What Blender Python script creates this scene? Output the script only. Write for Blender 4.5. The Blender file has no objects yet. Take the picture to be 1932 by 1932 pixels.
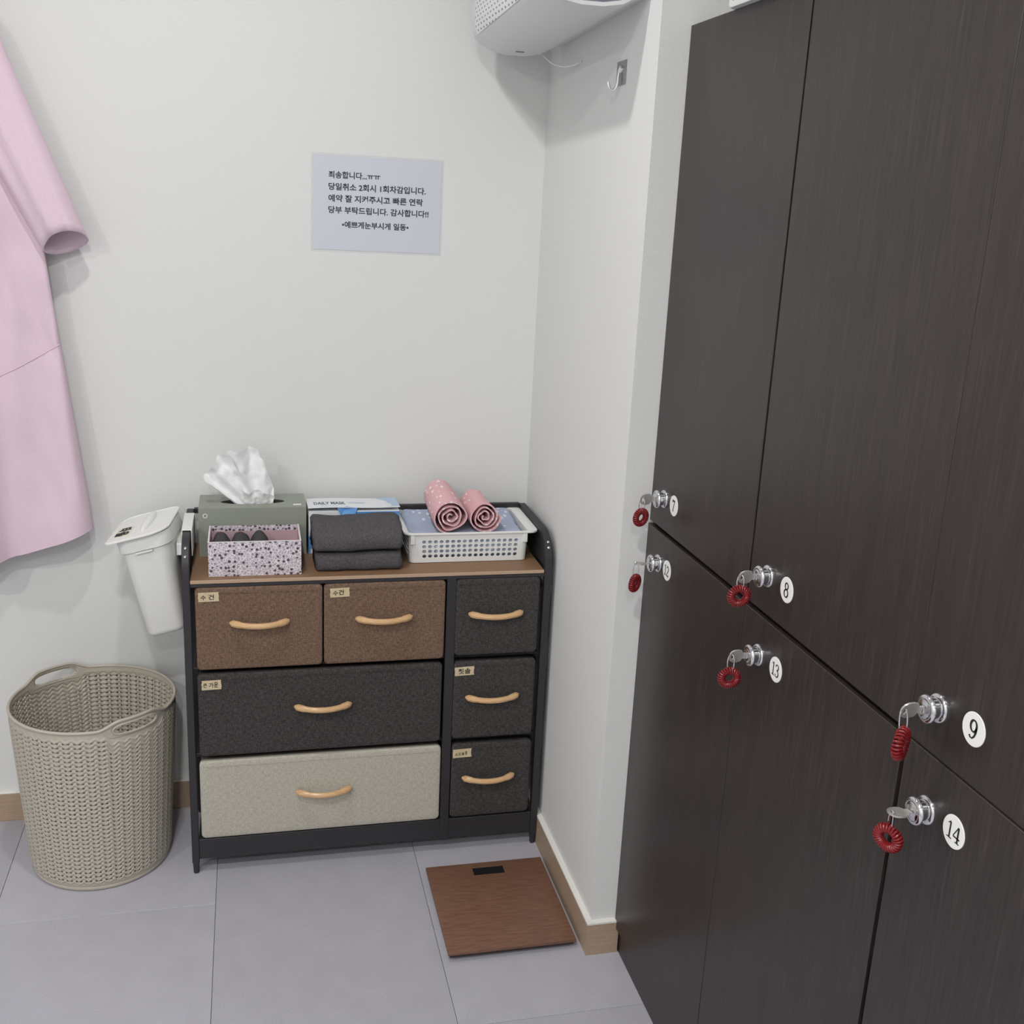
import bpy, bmesh, math, random
from mathutils import Vector, Matrix, noise
random.seed(7)
pi = math.pi
sc = bpy.context.scene
COL = sc.collection

# ------------------------------------------------------------------ camera, world, light, exposure
cam = bpy.data.cameras.new('camera'); camo = bpy.data.objects.new('camera', cam); COL.objects.link(camo)
cam.sensor_width = 36; cam.lens = 2068.55 / 1932 * 36; cam.clip_start = .02
camo.location = (-.68538, -2.62473, 1.53907); camo.rotation_euler = (1.2937, -.0468, -.22889)
sc.camera = camo
w = bpy.data.worlds.new('world'); sc.world = w; w.use_nodes = True
w.node_tree.nodes['Background'].inputs[0].default_value = (.9, .95, 1, 1)
w.node_tree.nodes['Background'].inputs[1].default_value = .05
sc.view_settings.view_transform = 'Standard'; sc.view_settings.look = 'None'
sc.view_settings.exposure = 0.0; sc.view_settings.gamma = 1; sc.view_settings.use_curve_mapping = False
sc.cycles.use_denoising = True
sc.cycles.max_bounces = 10
CEIL = 2.6
#          x     y     power  radius
LAMPS = [(-.86, -.92, 9.4, .04), (-.90, -2.35, 19.0, .06), (-2.40, -2.35, 19.0, .06), (-.90, -3.6, 18.0, .06), (-2.40, -3.6, 16.0, .06)]
for i, (x, y, pw, r) in enumerate(LAMPS):
    l = bpy.data.lights.new('downlight_lamp', 'AREA'); l.shape = 'DISK'; l.size = 2 * r; l.energy = pw; l.color = (1, .975, .955)
    o = bpy.data.objects.new('downlight_lamp', l); o.location = (x, y, CEIL - .012); COL.objects.link(o)

# ------------------------------------------------------------------ materials
def new_mat(name, color, rough=.5, metal=0, spec=.5):
    m = bpy.data.materials.new(name); m.use_nodes = True
    b = m.node_tree.nodes['Principled BSDF']
    b.inputs['Base Color'].default_value = (*color, 1); b.inputs['Roughness'].default_value = rough
    b.inputs['Metallic'].default_value = metal; b.inputs['Specular IOR Level'].default_value = spec
    return m
class NT:
    def __init__(s, m): s.m = m; s.t = m.node_tree; s.b = s.t.nodes['Principled BSDF']
    def n(s, typ, **k):
        q = s.t.nodes.new(typ)
        for a, v in k.items():
            if a.startswith('i_'):
                key = a[2:].replace('_', ' '); q.inputs[int(key) if key.isdigit() else key].default_value = v
            else: setattr(q, a, v)
        return q
    def l(s, a, b): s.t.links.new(a, b)
    def coords(s, scale=(1, 1, 1), kind='Object'):
        tc = s.n('ShaderNodeTexCoord'); mp = s.n('ShaderNodeMapping'); mp.inputs['Scale'].default_value = scale
        s.l(tc.outputs[kind], mp.inputs['Vector']); return mp.outputs['Vector']
    def noise(s, vec, scale, detail=3, rough=.5):
        q = s.n('ShaderNodeTexNoise'); q.inputs['Scale'].default_value = scale; q.inputs['Detail'].default_value = detail
        q.inputs['Roughness'].default_value = rough; s.l(vec, q.inputs['Vector']); return q.outputs['Fac']
    def ramp(s, fac, stops):
        r = s.n('ShaderNodeValToRGB'); e = r.color_ramp.elements
        while len(e) < len(stops): e.new(.5)
        for el, (p, c) in zip(e, stops): el.position = p; el.color = (*c, 1)
        s.l(fac, r.inputs['Fac']); return r.outputs['Color']
    def color(s, c): s.l(c, s.b.inputs['Base Color'])
    def bump(s, h, strength=.3, dist=.001):
        q = s.n('ShaderNodeBump'); q.inputs['Strength'].default_value = strength; q.inputs['Distance'].default_value = dist
        s.l(h, q.inputs['Height']); s.l(q.outputs['Normal'], s.b.inputs['Normal'])
def noisy(name, c1, c2, scale, rough=.6, stretch=(1, 1, 1), bump=.2, dist=.0006, detail=4, lo=.3, hi=.7, metal=0, spec=.5):
    m = new_mat(name, c1, rough, metal, spec); t = NT(m); v = t.coords(stretch); f = t.noise(v, scale, detail, .6)
    t.color(t.ramp(f, [(lo, c1), (hi, c2)]))
    if bump: t.bump(f, bump, dist)
    return m
def fabric(name, c1, c2, scale=420, bump=.5):
    m = new_mat(name, c1, .9, 0, .2); t = NT(m)
    a = t.noise(t.coords((1, 1, .25)), scale, 2); b = t.noise(t.coords((.25, 1, 1)), scale, 2)
    mx = t.n('ShaderNodeMath', operation='ADD'); t.l(a, mx.inputs[0]); t.l(b, mx.inputs[1])
    hf = t.n('ShaderNodeMath', operation='MULTIPLY'); t.l(mx.outputs[0], hf.inputs[0]); hf.inputs[1].default_value = .5
    t.color(t.ramp(hf.outputs[0], [(.38, c1), (.62, c2)])); t.bump(hf.outputs[0], bump, .0008)
    return m
M = {}
M['wall'] = noisy('painted_wall', (.70, .71, .70), (.74, .75, .74), 260, .85, bump=.12, dist=.0004, spec=.2)
M['ceiling'] = noisy('ceiling_paint', (.78, .78, .77), (.82, .82, .81), 200, .9, bump=.1, spec=.2)
M['base'] = noisy('baseboard_wood', (.36, .26, .18), (.45, .33, .24), 40, .5, stretch=(1, 1, 12), bump=.05)
M['lit_ledge'] = new_mat('lit_ledge_white', (.80, .79, .75), .5)  # white baseboard cap; the brightness of the lit top ledge is in its colour
m = new_mat('vinyl_tile', (.4, .4, .45), .42, 0, .4); t = NT(m)
f1 = t.noise(t.coords(), 500, 3); f2 = t.noise(t.coords(), 14, 4)
c1 = t.ramp(f1, [(.3, (.375, .373, .425)), (.7, (.51, .505, .56))]); 
oi = t.n('ShaderNodeObjectInfo'); 
vr = t.n('ShaderNodeMapRange'); vr.inputs['To Min'].default_value = .94; vr.inputs['To Max'].default_value = 1.06; t.l(oi.outputs['Random'], vr.inputs['Value'])
ad = t.n('ShaderNodeMath', operation='MULTIPLY_ADD'); t.l(f2, ad.inputs[0]); ad.inputs[1].default_value = .16; ad.inputs[2].default_value = -.08
ad2 = t.n('ShaderNodeMath', operation='ADD'); t.l(ad.outputs[0], ad2.inputs[0]); t.l(vr.outputs[0], ad2.inputs[1])
hs = t.n('ShaderNodeHueSaturation'); t.l(c1, hs.inputs['Color']); t.l(ad2.outputs[0], hs.inputs['Value']); t.color(hs.outputs['Color'])
t.bump(f1, .15, .0005); M['tile'] = m
M['subfloor'] = new_mat('tile_joint', (.14, .14, .16), .8)
# dark espresso laminate with fine vertical grain
m = new_mat('espresso_laminate', (.04, .03, .03), .36, 0, .5); t = NT(m)
f1 = t.noise(t.coords((1, 1, .035)), 330, 4, .65); f2 = t.noise(t.coords((1, 1, .12)), 24, 3)
g = t.n('ShaderNodeMix', data_type='RGBA'); g.inputs[0].default_value = .3
t.l(t.ramp(f1, [(.36, (.016, .011, .0105)), (.60, (.034, .025, .0235)), (.74, (.066, .050, .045))]), g.inputs[6])
t.l(t.ramp(f2, [(.3, (.020, .015, .015)), (.7, (.038, .028, .025))]), g.inputs[7]); t.color(g.outputs[2]); t.bump(f1, .12, .0004)
M['espresso'] = m
M['dark'] = new_mat('dark_interior', (.012, .010, .010), .8)
M['frame'] = noisy('black_powder_coat', (.020, .019, .022), (.030, .028, .032), 500, .5, bump=.1)
M['sidepanel'] = noisy('charcoal_side_panel', (.030, .029, .033), (.040, .039, .044), 300, .45, bump=.05)
M['board'] = noisy('brown_wood_top', (.19, .105, .055), (.29, .17, .095), 30, .5, stretch=(1, 14, 14), bump=.05)
M['board_edge'] = new_mat('board_edge', (.45, .32, .22), .5)
M['brown_fab'] = fabric('brown_linen', (.120, .074, .051), (.225, .150, .106))
M['dark_fab'] = fabric('charcoal_linen', (.030, .0275, .0275), (.078, .071, .069))
M['cream_fab'] = fabric('cream_linen', (.40, .38, .32), (.53, .505, .435))
M['handle'] = noisy('varnished_beech', (.57, .345, .165), (.70, .46, .245), 30, .28, stretch=(1, 10, 10), bump=.02)
M['tape'] = noisy('masking_tape', (.56, .46, .29), (.64, .54, .36), 80, .7, bump=.05)
M['pale_tape'] = new_mat('pale_tape', (.72, .70, .56), .6)
M['ink'] = new_mat('black_ink', (.012, .010, .012), .6)
M['chrome'] = new_mat('chrome', (.75, .75, .77), .12, 1)
M['nickel'] = noisy('worn_nickel', (.52, .50, .46), (.66, .64, .60), 120, .3, bump=.05, metal=1)
M['white_plastic'] = new_mat('white_plastic', (.78, .79, .77), .35)
M['bin_plastic'] = new_mat('bin_plastic', (.78, .79, .765), .4)
M['red'] = new_mat('red_coil', (.19, .008, .011), .32)
M['key'] = noisy('key_nickel', (.46, .445, .41), (.58, .565, .53), 120, .42, bump=.05, metal=.65)
M['steel'] = noisy('brushed_steel', (.24, .24, .25), (.34, .34, .35), 200, .35, bump=.05, metal=.8)
M['sticker'] = new_mat('sticker_white', (.80, .81, .78), .4)
M['ac'] = new_mat('appliance_white', (.74, .75, .76), .38)
M['ac_dark'] = new_mat('shadow_grey', (.16, .18, .21), .4)  # grey-blue of the unit's end face, with its shadow put into the colour
# appliance front with perforations
m = new_mat('perforated_white', (.76, .77, .79), .4); t = NT(m)
tc = t.n('ShaderNodeTexCoord'); sp = t.n('ShaderNodeSeparateXYZ'); t.l(tc.outputs['Object'], sp.inputs[0])
def mth(op, a, b=None, c=None):
    q = t.n('ShaderNodeMath', operation=op)
    for i, x in enumerate((a, b, c)):
        if x is None: continue
        if isinstance(x, (int, float)): q.inputs[i].default_value = x
        else: t.l(x, q.inputs[i])
    return q.outputs[0]
P_ = .0088
zz = mth('DIVIDE', sp.outputs['Z'], P_); row = mth('FLOOR', zz); par = mth('MULTIPLY', mth('MODULO', row, 2), .5)
yy = mth('ADD', mth('DIVIDE', sp.outputs['Y'], .027), par)
dy = mth('SUBTRACT', mth('FRACT', yy), .5); dz = mth('SUBTRACT', mth('FRACT', zz), .5)
d2 = mth('SQRT', mth('ADD', mth('MULTIPLY', mth('MULTIPLY', dy, dy), 1.1), mth('MULTIPLY', dz, dz)))
hole = mth('LESS_THAN', d2, .23)
t.color(t.ramp(hole, [(0, (.76, .77, .79)), (1, (.22, .23, .26))])); M['ac_perf'] = m
M['pink'] = noisy('pink_cotton', (.70, .545, .635), (.75, .595, .685), 300, .85, bump=.15, spec=.2)
M['sage'] = noisy('sage_card', (.255, .280, .235), (.305, .330, .285), 500, .7, bump=.05)
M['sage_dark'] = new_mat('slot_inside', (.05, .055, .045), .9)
m = new_mat('tissue_paper', (.88, .89, .90), .9, 0, .1); m.node_tree.nodes['Principled BSDF'].inputs['Subsurface Weight'].default_value = 0; M['tissue'] = m
M['mask_white'] = new_mat('mask_card_white', (.76, .79, .82), .45)
M['mask_blue'] = noisy('mask_card_blue', (.09, .30, .66), (.13, .36, .72), 300, .45, bump=0)
M['mask_pale'] = new_mat('mask_card_pale', (.42, .56, .74), .45)
M['grey_ink'] = new_mat('grey_ink', (.09, .11, .15), .6)
# floral box
m = new_mat('floral_card', (.7, .6, .65), .6); t = NT(m); v = t.coords((1, 1, 1))
vo = t.n('ShaderNodeTexVoronoi', feature='F1'); vo.inputs['Scale'].default_value = 105; vo.inputs['Randomness'].default_value = .55; t.l(v, vo.inputs['Vector'])
vo2 = t.n('ShaderNodeTexVoronoi', feature='DISTANCE_TO_EDGE'); vo2.inputs['Scale'].default_value = 150; t.l(v, vo2.inputs['Vector'])
base = t.ramp(vo2.outputs['Distance'], [(.03, (.80, .77, .80)), (.12, (.47, .41, .47))])
g = t.n('ShaderNodeMix', data_type='RGBA'); t.l(t.ramp(vo.outputs['Distance'], [(.30, (1, 1, 1)), (.40, (0, 0, 0))]), g.inputs[0])
t.l(base, g.inputs[6]); g.inputs[7].default_value = (.085, .065, .085, 1); t.color(g.outputs[2]); M['floral'] = m
M['box_inner'] = new_mat('mauve_card', (.50, .35, .38), .7); M['box_edge'] = new_mat('card_edge', (.72, .68, .70), .6)
def terry(name, c1, c2):
    m = new_mat(name, c1, .95, 0, .1); t = NT(m); f = t.noise(t.coords(), 330, 3, .7); t.color(t.ramp(f, [(.3, c1), (.7, c2)])); t.bump(f, 1, .003); return m
M['grey_towel'] = terry('charcoal_terry', (.062, .058, .064), (.145, .138, .148))
M['sock'] = terry('grey_knit', (.045, .043, .047), (.11, .105, .11))
def dashed(name, base, dash, scale, th=.16):
    m = new_mat(name, base, .9, 0, .2); t = NT(m); v = t.coords((1, .55, 1))
    vo = t.n('ShaderNodeTexVoronoi', feature='F1'); vo.inputs['Scale'].default_value = scale; vo.inputs['Randomness'].default_value = .6; t.l(v, vo.inputs['Vector'])
    t.color(t.ramp(vo.outputs['Distance'], [(th, dash), (th + .05, base)])); f = t.noise(t.coords(), 300, 3); t.bump(f, .4, .001); return m
M['pink_towel'] = dashed('pink_dotted_towel', (.72, .44, .465), (.86, .76, .77), 70, .24)
M['blue_towel'] = dashed('blue_dotted_towel', (.40, .465, .60), (.70, .74, .80), 62, .24)
M['weave'] = new_mat('taupe_plastic', (.48, .445, .375), .5)
M['scale_wood'] = noisy('walnut_film', (.135, .066, .042), (.225, .118, .074), 26, .42, stretch=(1, 10, 10), bump=.03)
M['scale_side'] = new_mat('scale_side', (.035, .022, .022), .5)
M['lcd'] = new_mat('lcd_black', (.012, .012, .012), .25)
M['paper'] = new_mat('white_paper', (.60, .625, .70), .35)
m = new_mat('laminate_film', (.8, .82, .85), .18); NT(m).b.inputs['Alpha'].default_value = .15; M['film'] = m
M['print'] = new_mat('dark_print', (.028, .034, .058), .5)
m = new_mat('lens_glow', (1, 1, 1), .5); b = NT(m).b; b.inputs['Emission Color'].default_value = (1, .98, .96, 1); b.inputs['Emission Strength'].default_value = 14; M['lens'] = m

# ------------------------------------------------------------------ mesh helpers
ORIG = {}
class MB:
    def __init__(s): s.v = []; s.f = []; s.m = []
    def add(s, vs, fs, mat=0):
        o = len(s.v); s.v += [Vector(p) for p in vs]
        for f in fs: s.f.append([i + o for i in f]); s.m.append(mat)
        return s
    def box(s, x0, x1, y0, y1, z0, z1, bev=0, seg=2, mat=0):
        bm = bmesh.new(); bmesh.ops.create_cube(bm, size=1)
        for q in bm.verts: q.co = Vector(((x0 + x1) / 2 + q.co.x * (x1 - x0), (y0 + y1) / 2 + q.co.y * (y1 - y0), (z0 + z1) / 2 + q.co.z * (z1 - z0)))
        if bev: bmesh.ops.bevel(bm, geom=bm.edges[:], offset=bev, segments=seg, affect='EDGES', profile=.5)
        bm.verts.index_update(); s.add([q.co.copy() for q in bm.verts], [[q.index for q in f.verts] for f in bm.faces], mat); bm.free(); return s
    def grid(s, rows, closed=False, mat=0, skip=None):
        n = len(rows[0]); o = len(s.v); s.v += [Vector(p) for r in rows for p in r]
        for i in range(len(rows) - 1):
            for j in range(n if closed else n - 1):
                if skip and skip(i, j): continue
                k = (j + 1) % n; s.f.append([o + i * n + j, o + i * n + k, o + (i + 1) * n + k, o + (i + 1) * n + j]); s.m.append(mat)
        return s
    def loft(s, loops, cap0=True, cap1=True, mat=0):
        o = len(s.v); n = len(loops[0]); s.grid(loops, True, mat)
        if cap0: s.f.append([o + j for j in range(n)][::-1]); s.m.append(mat)
        if cap1: s.f.append([o + (len(loops) - 1) * n + j for j in range(n)]); s.m.append(mat)
        return s
    def tube(s, pts, r, n=8, closed=False, mat=0, sx=1.0):
        pts = [Vector(p) for p in pts]; N = len(pts); loops = []; prev = None
        for i, p in enumerate(pts):
            if closed: d = pts[(i + 1) % N] - pts[i - 1]
            else: d = pts[min(i + 1, N - 1)] - pts[max(i - 1, 0)]
            d.normalize()
            if prev is None:
                u = d.orthogonal() if abs(d.z) > .95 else d.cross(Vector((0, 0, 1)))
            else: u = prev - d * prev.dot(d)
            u.normalize(); prev = u; q = d.cross(u); rr = r[i] if isinstance(r, (list, tuple)) else r
            loops.append([p + u * (rr * sx * math.cos(2 * pi * k / n)) + q * (rr * math.sin(2 * pi * k / n)) for k in range(n)])
        if closed: loops.append(loops[0]); s.loft(loops, False, False, mat)
        else: s.loft(loops, True, True, mat)
        return s
    def lathe(s, c, axis, prof, n=28, mat=0):
        c = Vector(c); a = Vector(axis).normalized(); u = a.orthogonal().normalized(); q = a.cross(u)
        s.loft([[c + a * h + u * (r * math.cos(2 * pi * k / n)) + q * (r * math.sin(2 * pi * k / n)) for k in range(n)] for r, h in prof], True, True, mat); return s
    def build(s, name, mats, parent=None, angle=35, smooth=True, **props):
        if not isinstance(mats, (list, tuple)): mats = [mats]
        off = Vector((0, 0, 0))
        if parent is not None:
            off = ORIG[parent.name]
        me = bpy.data.meshes.new(name); me.from_pydata([p - off for p in s.v], [], s.f); 
        for q in mats: me.materials.append(q if not isinstance(q, str) else M[q])
        me.polygons.foreach_set('material_index', s.m)
        bm = bmesh.new(); bm.from_mesh(me); bmesh.ops.recalc_face_normals(bm, faces=bm.faces[:]); bm.to_mesh(me); bm.free()
        if smooth: me.shade_smooth(); me.set_sharp_from_angle(angle=math.radians(angle))
        o = bpy.data.objects.new(name, me); COL.objects.link(o)
        if parent is not None: o.parent = parent
        ORIG[o.name] = off
        for k, q in props.items(): o[k] = q
        return o
def thing(name, label, cat, loc, group=None):
    o = bpy.data.objects.new(name, None); COL.objects.link(o); o.location = loc; o.empty_display_size = .05
    o['label'] = label; o['category'] = cat
    if group: o['group'] = group
    ORIG[o.name] = Vector(loc); return o
def tag(o, label, cat, group=None):
    o['label'] = label; o['category'] = cat
    if group: o['group'] = group
    return o
def rrect(w, d, r, n=6):
    """rounded rectangle loop, centred, list of (x, y)"""
    out = []
    rs = r if isinstance(r, (list, tuple)) else (r, r, r, r)
    for k, (sx, sy) in enumerate(((1, 1), (-1, 1), (-1, -1), (1, -1))):
        rr = rs[k]
        for i in range(n + 1):
            a = pi / 2 * k + pi / 2 * i / n
            out.append((sx * (w / 2 - rr) + rr * math.cos(a), sy * (d / 2 - rr) + rr * math.sin(a)))
    return out
def text_geo(body, width=None, height=None, bold=0.0):
    """flat text polygons: list of 2-D points (origin at lower left) and faces"""
    c = bpy.data.curves.new('t', 'FONT'); c.body = body; c.offset = bold; c.resolution_u = 3; c.fill_mode = 'FRONT'
    o = bpy.data.objects.new('t', c); COL.objects.link(o); bpy.context.view_layer.update()
    me = bpy.data.meshes.new_from_object(o.evaluated_get(bpy.context.evaluated_depsgraph_get()))
    vs = [(q.co.x, q.co.y) for q in me.vertices]; fs = [list(p.vertices) for p in me.polygons]
    bpy.data.objects.remove(o); bpy.data.meshes.remove(me); bpy.data.curves.remove(c)
    if not vs: return [], []
    x0 = min(p[0] for p in vs); x1 = max(p[0] for p in vs); y0 = min(p[1] for p in vs); y1 = max(p[1] for p in vs)
    kx = width / (x1 - x0) if width else None; ky = height / (y1 - y0) if height else None
    kx = kx or ky; ky = ky or kx
    return [((a - x0) * kx, (b - y0) * ky) for a, b in vs], fs
def smooth01(x): x = max(0, min(1, x)); return x * x * (3 - 2 * x)

# ------------------------------------------------------------------ the room
XL, XM, D1 = .0545, .0522, .72825          # locker door planes, depth of the corner pillar
LX, RX, RY = -3.2, .62, -4.2
def struct(name, mb, mats, smooth=False, parent=None):
    o = mb.build(name, mats, parent, smooth=smooth)
    if parent is None: o['kind'] = 'structure'
    return o
struct('wall_back', MB().box(LX - .1, 0, 0, .1, -.05, CEIL + .05), 'wall')
wr = MB(); prof = [(0, .1), (0, -D1), (RX, -D1), (RX, RY), (RX + .1, RY), (RX + .1, .1)]
wr.loft([[(x, y, -.05) for x, y in prof], [(x, y, CEIL + .05) for x, y in prof]])
struct('wall_right', wr, 'wall')
struct('wall_left', MB().box(LX - .1, LX, RY, 0, -.05, CEIL + .05), 'wall')
struct('wall_front', MB().box(LX - .1, RX + .1, RY - .1, RY, -.05, CEIL + .05), 'wall')
struct('ceiling', MB().box(LX, RX, RY, 0, CEIL, CEIL + .05), 'ceiling')
fl = struct('floor', MB().box(LX, RX, RY, 0, -.03, -.0025), 'subfloor')
TW, TL = .4650, .93
tm = MB().box(-TW / 2 + .0005, TW / 2 - .0005, -TL / 2 + .0005, TL / 2 - .0005, -.0024, 0, .0006, 1)
first = None
colx = [-1.245 + TW * k for k in range(-3, 4)]
offs = {-1.245: -.433, -.78: -.13, -.315: -.900}
for k in range(-5, 4):
    x0 = -1.245 + TW * k
    y0 = [-.433, -.125, -.900][k % 3]
    for j in range(-1, 5):
        yc = y0 - TL * j + TL / 2
        ya, yb = max(yc - TL / 2, RY), min(yc + TL / 2, 0)
        xa, xb = max(x0, LX), min(x0 + TW, RX)
        if yb - ya < .02 or xb - xa < .02: continue
        full = (yb - ya > TL - 1e-4) and (xb - xa > TW - 1e-4)
        if full and first is not None:
            o = first.copy(); COL.objects.link(o); o.parent = fl; o.location = ((xa + xb) / 2, (ya + yb) / 2, 0); continue
        q = MB().box(-(xb - xa) / 2 + .0005, (xb - xa) / 2 - .0005, -(yb - ya) / 2 + .0005, (yb - ya) / 2 - .0005, -.0024, 0, .0006, 1)
        o = q.build('floor_tile', 'tile', fl); o.location = ((xa + xb) / 2, (ya + yb) / 2, 0)
        if full: first = o
BH, BT = .0783, .0118
bb = struct('baseboard_back', MB().box(LX, -BT, -BT, 0, 0, BH - .004, .001, 1), 'base')
MB().box(LX, -BT, -BT - .0005, 0, BH - .004, BH, .001, 1).build('lit_ledge', 'lit_ledge', bb)
br = MB(); prof = [(0, -.0005), (-BT, -.0005), (-BT, -D1 - BT), (XL + .004, -D1 - BT), (XL + .004, -D1), (0, -D1)]
br.loft([[(x, y, 0) for x, y in prof], [(x, y, BH - .004) for x, y in prof]])
br = struct('baseboard_right', br, 'base')
bd = MB(); prof = [(0, -BT), (-BT - .0005, -BT), (-BT - .0005, -D1 - BT - .0005), (XL + .002, -D1 - BT - .0005), (XL + .002, -D1), (0, -D1)]
bd.loft([[(x, y, BH - .004) for x, y in prof], [(x, y, BH) for x, y in prof]]); bd.build('lit_ledge', 'lit_ledge', br)
struct('baseboard_left', MB().box(LX, LX + BT, RY, -BT, 0, BH, .001, 1), 'base')
for i, (x, y, pw, r) in enumerate(LAMPS):
    pos = ['over the corner dresser', 'in front of the lockers', 'in the middle of the room', 'at the rear by the lockers', 'at the rear on the left'][i]
    t = thing('ceiling_downlight', 'round white recessed ceiling downlight ' + pos, 'light', (x, y, CEIL), 'recessed ceiling downlights')
    MB().lathe((x, y, CEIL), (0, 0, -1), [(r + .022, 0), (r + .020, .006), (r + .004, .008), (r, .003), (r, .0)], 32).build('trim_ring', 'white_plastic', t)
    MB().lathe((x, y, CEIL), (0, 0, -1), [(r, 0), (r - .002, .004)], 32).build('lens', 'lens', t)

# ------------------------------------------------------------------ lockers
ZG0, ZG1, ZT = .9585, .9655, 1.838
GY = [-D1 - .001, -1.1634, -1.6055, -2.045]
DEP = .56
colnames = [('7', '12', 'dark brown locker column of doors 7 and 12 next to the white pillar'),
            ('8', '13', 'dark brown locker column of doors 8 and 13 in the middle of the bank'),
            ('9', '14', 'dark brown locker column of doors 9 and 14 nearest the camera')]
DIG = {
 '1': [[(.12, .84, .03), (.30, .97, .06), (.34, 1, .10)], [(.34, .99, .10), (.34, .03, .10)], [(.12, .02, .05), (.56, .02, .05)]],
 '2': [[(.08, .74, .10), (.10, .88, .08), (.22, .98, .06), (.36, .98, .08), (.52, .86, .11), (.50, .66, .11), (.34, .44, .08), (.16, .22, .06), (.07, .06, .06)], [(.06, .04, .08), (.30, .06, .10), (.50, .02, .10), (.58, .10, .05), (.60, .20, .03)]],
 '3': [[(.08, .78, .10), (.12, .92, .07), (.28, .99, .05), (.44, .94, .09), (.50, .78, .11), (.44, .62, .09), (.26, .54, .05)], [(.26, .54, .05), (.46, .48, .09), (.55, .28, .12), (.46, .08, .09), (.28, .01, .05), (.12, .06, .07), (.06, .20, .10)]],
 '4': [[(.42, .99, .05), (.04, .32, .05)], [(.04, .30, .07), (.64, .30, .07)], [(.45, 1, .11), (.45, .03, .11)], [(.27, .02, .05), (.63, .02, .05)]],
 '7': [[(.07, .74, .04), (.07, .98, .06)], [(.06, .92, .12), (.58, .92, .12)], [(.57, .93, .06), (.40, .60, .08), (.30, .30, .10), (.27, .0, .12)]],
 '8': [[(.32 + .20 * math.sin(a), .76 + .22 * math.cos(a), .055 + .05 * abs(math.sin(a))) for a in [2 * pi * k / 18 for k in range(19)]],
       [(.32 + .25 * math.sin(a), .27 + .26 * math.cos(a), .055 + .06 * abs(math.sin(a))) for a in [2 * pi * k / 18 for k in range(19)]]],
 '9': [[(.32 + .23 * math.sin(a), .68 + .30 * math.cos(a), .06 + .06 * abs(math.sin(a))) for a in [2 * pi * k / 20 for k in range(21)]],
       [(.55, .66, .11), (.54, .42, .11), (.46, .18, .09), (.32, .03, .06), (.18, .03, .07), (.10, .14, .11)]],
}
def digit_faces(ch):
    vs, fs = [], []
    for st in DIG[ch]:
        o = len(vs); n = len(st)
        for i, (x, y, wd) in enumerate(st):
            a = st[max(i - 1, 0)]; b = st[min(i + 1, n - 1)]; dx, dy = b[0] - a[0], b[1] - a[1]; L = math.hypot(dx, dy) or 1
            wd = wd * 1.2 + .012; nx, ny = -dy / L * wd / 2, dx / L * wd / 2; vs += [(x + nx, y + ny), (x - nx, y - ny)]
        for i in range(n - 1): fs.append([o + 2 * i, o + 2 * i + 1, o + 2 * i + 3, o + 2 * i + 2])
    return vs, fs
def add_lock(par, xd, y, z):
    k = MB()
    k.lathe((xd, y, z), (-1, 0, 0), [(.0170, 0), (.0172, .0018), (.0155, .0038), (.0120, .0042), (.0118, .0125), (.0150, .0130), (.0166, .0145), (.0162, .0170), (.0140, .0188), (.0115, .0186), (.0113, .0175)], 32)
    o = k.build('cam_lock', 'chrome', par, angle=50)
    pl = MB().lathe((xd - .0172, y, z), (-1, 0, 0), [(.0112, 0), (.0110, .0016), (.0080, .0024)], 24)
    pl.box(xd - .0205, xd - .0185, y - .0012, y + .0012, z - .005, z + .005)
    pl.build('keyway_plug', 'chrome', o)
def add_sticker(par, xd, y, z, num):
    s = MB().lathe((xd, y, z), (-1, 0, 0), [(.0189, -.0002), (.0189, .0006), (.0184, .0010)], 40).build('number_sticker', 'sticker', par)
    g = MB(); h = .0215 if len(num) == 1 else .0192; sp = .0120; x0 = -(len(num) * sp) / 2 + (sp - .64 * h) / 2
    for i, ch in enumerate(num):
        vs, fs = digit_faces(ch)
        u0 = x0 + i * sp
        g.add([(xd - .00125, y - (u0 + a * h), z - h / 2 + b * h) for a, b in vs], fs)
    g.build('numeral', 'ink', s, smooth=False)
LOCKY = [-.7960, -1.2255, -1.653]; LOCKYL = [-.7990, -1.2275, -1.664]; LZU = [1.0235, 1.0235, 1.0180]; LZL = [.9000, .8990, .8970]; STY = [-.8435, -1.2850, -1.7150]
lockers = []
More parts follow.
